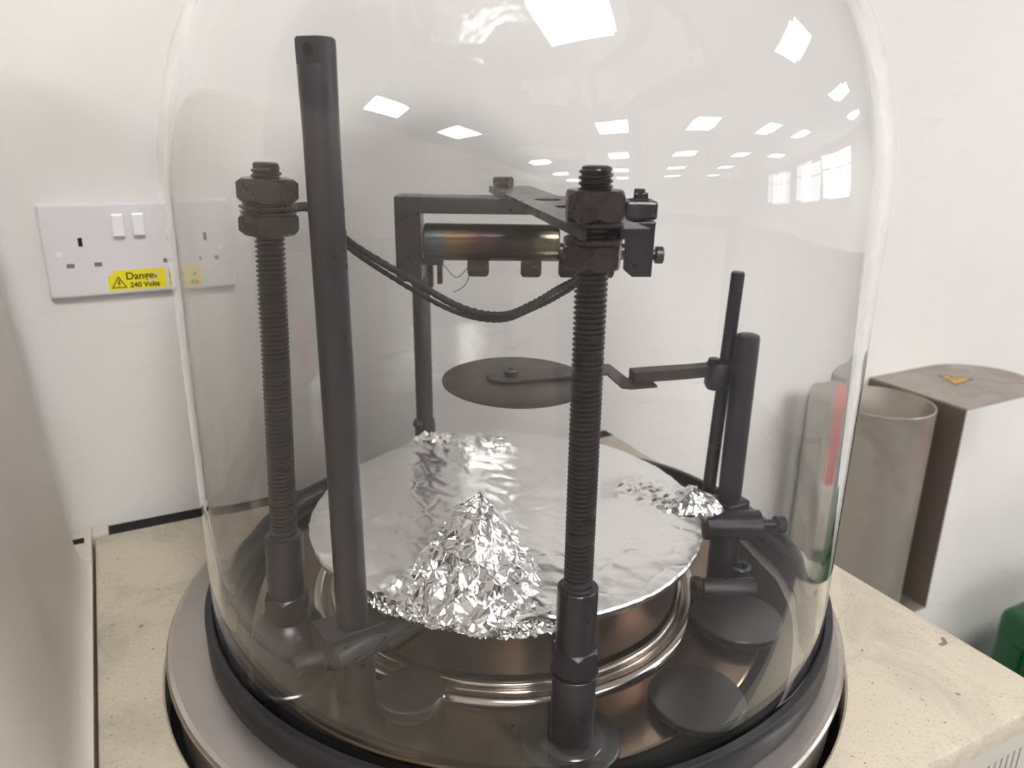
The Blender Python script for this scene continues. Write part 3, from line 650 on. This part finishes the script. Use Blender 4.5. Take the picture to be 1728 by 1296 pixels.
wt('Danger', .0098, .0800, .0172); wt('240 Volts', .0068, .0815, .0085)
def tri(name, c, s, th, y, mat, par):
    b = B(); vo_ = [(c[0]+s*math.cos(a), c[1]+s*math.sin(a)) for a in (PI/2, PI/2+2*PI/3, PI/2+4*PI/3)]; vi = [(c[0]+(s-th)*math.cos(a), c[1]+(s-th)*math.sin(a)) for a in (PI/2, PI/2+2*PI/3, PI/2+4*PI/3)]
    for i in range(3):
        j = (i+1) % 3; b.faces.new([b.verts.new((p[0], y, p[1])) for p in (vo_[i], vo_[j], vi[j], vi[i])])
    r = bmesh.ops.extrude_face_region(b, geom=b.faces[:]); bmesh.ops.translate(b, verts=[v for v in r['geom'] if isinstance(v, bmesh.types.BMVert)], vec=(0, -.0001, 0)); return obj(name, b, mat, par)
tri('warning_triangle', (.0590, .0105), .0078, .0018, -.0100, M_INK, sk)
bl = B(); prism(bl, [(.0595, .0150), (.0575, .0105), (.0590, .0107), (.0580, .0070), (.0608, .0118), (.0592, .0116), (.0606, .0150)], 0, .0001, 0, Matrix(((1, 0, 0, 0), (0, 0, -1, -.0100), (0, 1, 0, 0), (0, 0, 0, 1)))); obj('lightning_bolt', bl, M_INK, sk)
for a in (((.0500, .0235), (.0500, .0185), (.0525, .0190), (.0560, .0210), (.0552, .0235)), ((.0850, .0120), (.0880, .0142), (.0920, .0140), (.0925, .0125), (.0890, .0112)), ((.0905, .0190), (.0925, .0200), (.0960, .0196), (.0950, .0176), (.0920, .0172))):
    b = B(); prism(b, list(a), 0, .0001, 0, Matrix(((1, 0, 0, 0), (0, 0, -1, -.01005), (0, 1, 0, 0), (0, 0, 0, 1)))); obj('worn_patch', b, M_PALE, sk)

# ---------------------------------------------------------------- wall bracket and tube holder
br = thing('wall_bracket', 'grey sheet-metal bracket on the wall with a rounded shelf on top and a warning triangle', 'bracket', (.86, WY, -.38))
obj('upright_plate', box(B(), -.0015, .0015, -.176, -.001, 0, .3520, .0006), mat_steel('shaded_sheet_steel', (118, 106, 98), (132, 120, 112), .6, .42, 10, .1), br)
arc = [(0, -.176), (.155, -.176)] + [(.155+.088*1.15*math.sin(a), -.0885-.0875*math.cos(a)) for a in [PI*k/18 for k in range(1, 18)]] + [(.155, -.001), (0, -.001)]
shf = B(); prism(shf, arc, .3520, .3548, .0005); obj('top_shelf', shf, M_TRUNK, br)
obj('bottom_shelf', box(B(), -.165, .0015, -.176, -.001, 0, .0028, .0006), M_TRUNK, br)
ct = Vector((.135, -.078)); vv = [Vector((.118, -.042)), Vector((.154, -.088)), Vector((.0937, -.094))]
ts = B(); prism(ts, [tuple(v) for v in vv], .3549, .3551); s1 = tag(obj('warning_sticker', ts, mat_plain('sticker_border', (86, 80, 72), .6), br), 'amber triangular warning sticker')
ts = B(); cg = (vv[0]+vv[1]+vv[2])/3; prism(ts, [tuple(cg+(v-cg)*.74) for v in vv], .3551, .3552); obj('sticker_face', ts, M_AMBER, s1)
for k in (-.5, 0, .5):
    ts = B(); a_, b2 = cg+(vv[0]-cg)*.35+Vector((.012, .002))*k, cg+((vv[1]+vv[2])/2-cg)*.5+Vector((.018, .003))*k; d_ = (b2-a_).normalized(); n_ = Vector((d_.y, -d_.x))*.0018
    prism(ts, [tuple(a_+n_), tuple(a_-n_), tuple(b2-n_), tuple(b2+n_)], .3552, .35525); obj('pictogram', ts, mat_plain('sticker_print', (120, 96, 44), .6), s1)
tb = lathe(B(), [(0, 0), (.0770, 0), (.0770, .3485), (.0766, .3490), (.0750, .3490), (.0745, .3480), (.0745, .004), (0, .004)], 96)
tag(obj('steel_tube', tb, M_TUBE2, None, 35, (.7795, .2250, -.3770)), 'open-topped brushed steel tube standing on the wall bracket at the right', 'tube')

# ---------------------------------------------------------------- green bin and red container at the right, on the floor
gb = thing('plastic_bin', 'green plastic container with a black cap behind the right corner of the machine', 'container', (1.42, .05, ZF))
obj('body', box(B(), -.19, .22, -.31, .16, 0, .365, .02, 3), M_GREEN, gb, 40)
obj('shoulder', box(B(), -.16, .19, -.28, .13, .360, .395, .015, 3), M_GREEN, gb, 40)
for y in (-.12, -.04, .04, .11): obj('rib', box(B(), -.198, -.188, y-.012, y+.012, .03, .30, .003), M_GREEN, gb)
obj('cap', lathe(B(), [(0, .394), (.030, .394), (.030, .42), (0, .42)], 32, Matrix.Translation((-.09, .09, 0))), M_DARK, gb, 35)
cx_ = thing('added_grey_box', 'unseen grey box added under the red box to raise its reflection in the jar', 'box', (1.38, -.18, ZF+.3955))  # unseen stand, put in so the red box's reflection sits higher in the glass
obj('body', box(B(), -.11, .11, -.10, .10, 0, .13, .004), M_HOOD, cx_)
obj('lid', box(B(), -.113, .113, -.103, .103, .13, .150, .003), M_HOOD, cx_)
rc = thing('red_box', 'small red box on the grey box, a red streak in the glass', 'box', (1.38, -.18, ZF+.546))
obj('body', box(B(), -.09, .09, -.085, .085, 0, .16, .012, 3), M_RED, rc, 40)
obj('lid', box(B(), -.094, .094, -.089, .089, .16, .18, .006, 2), M_RED, rc, 40)
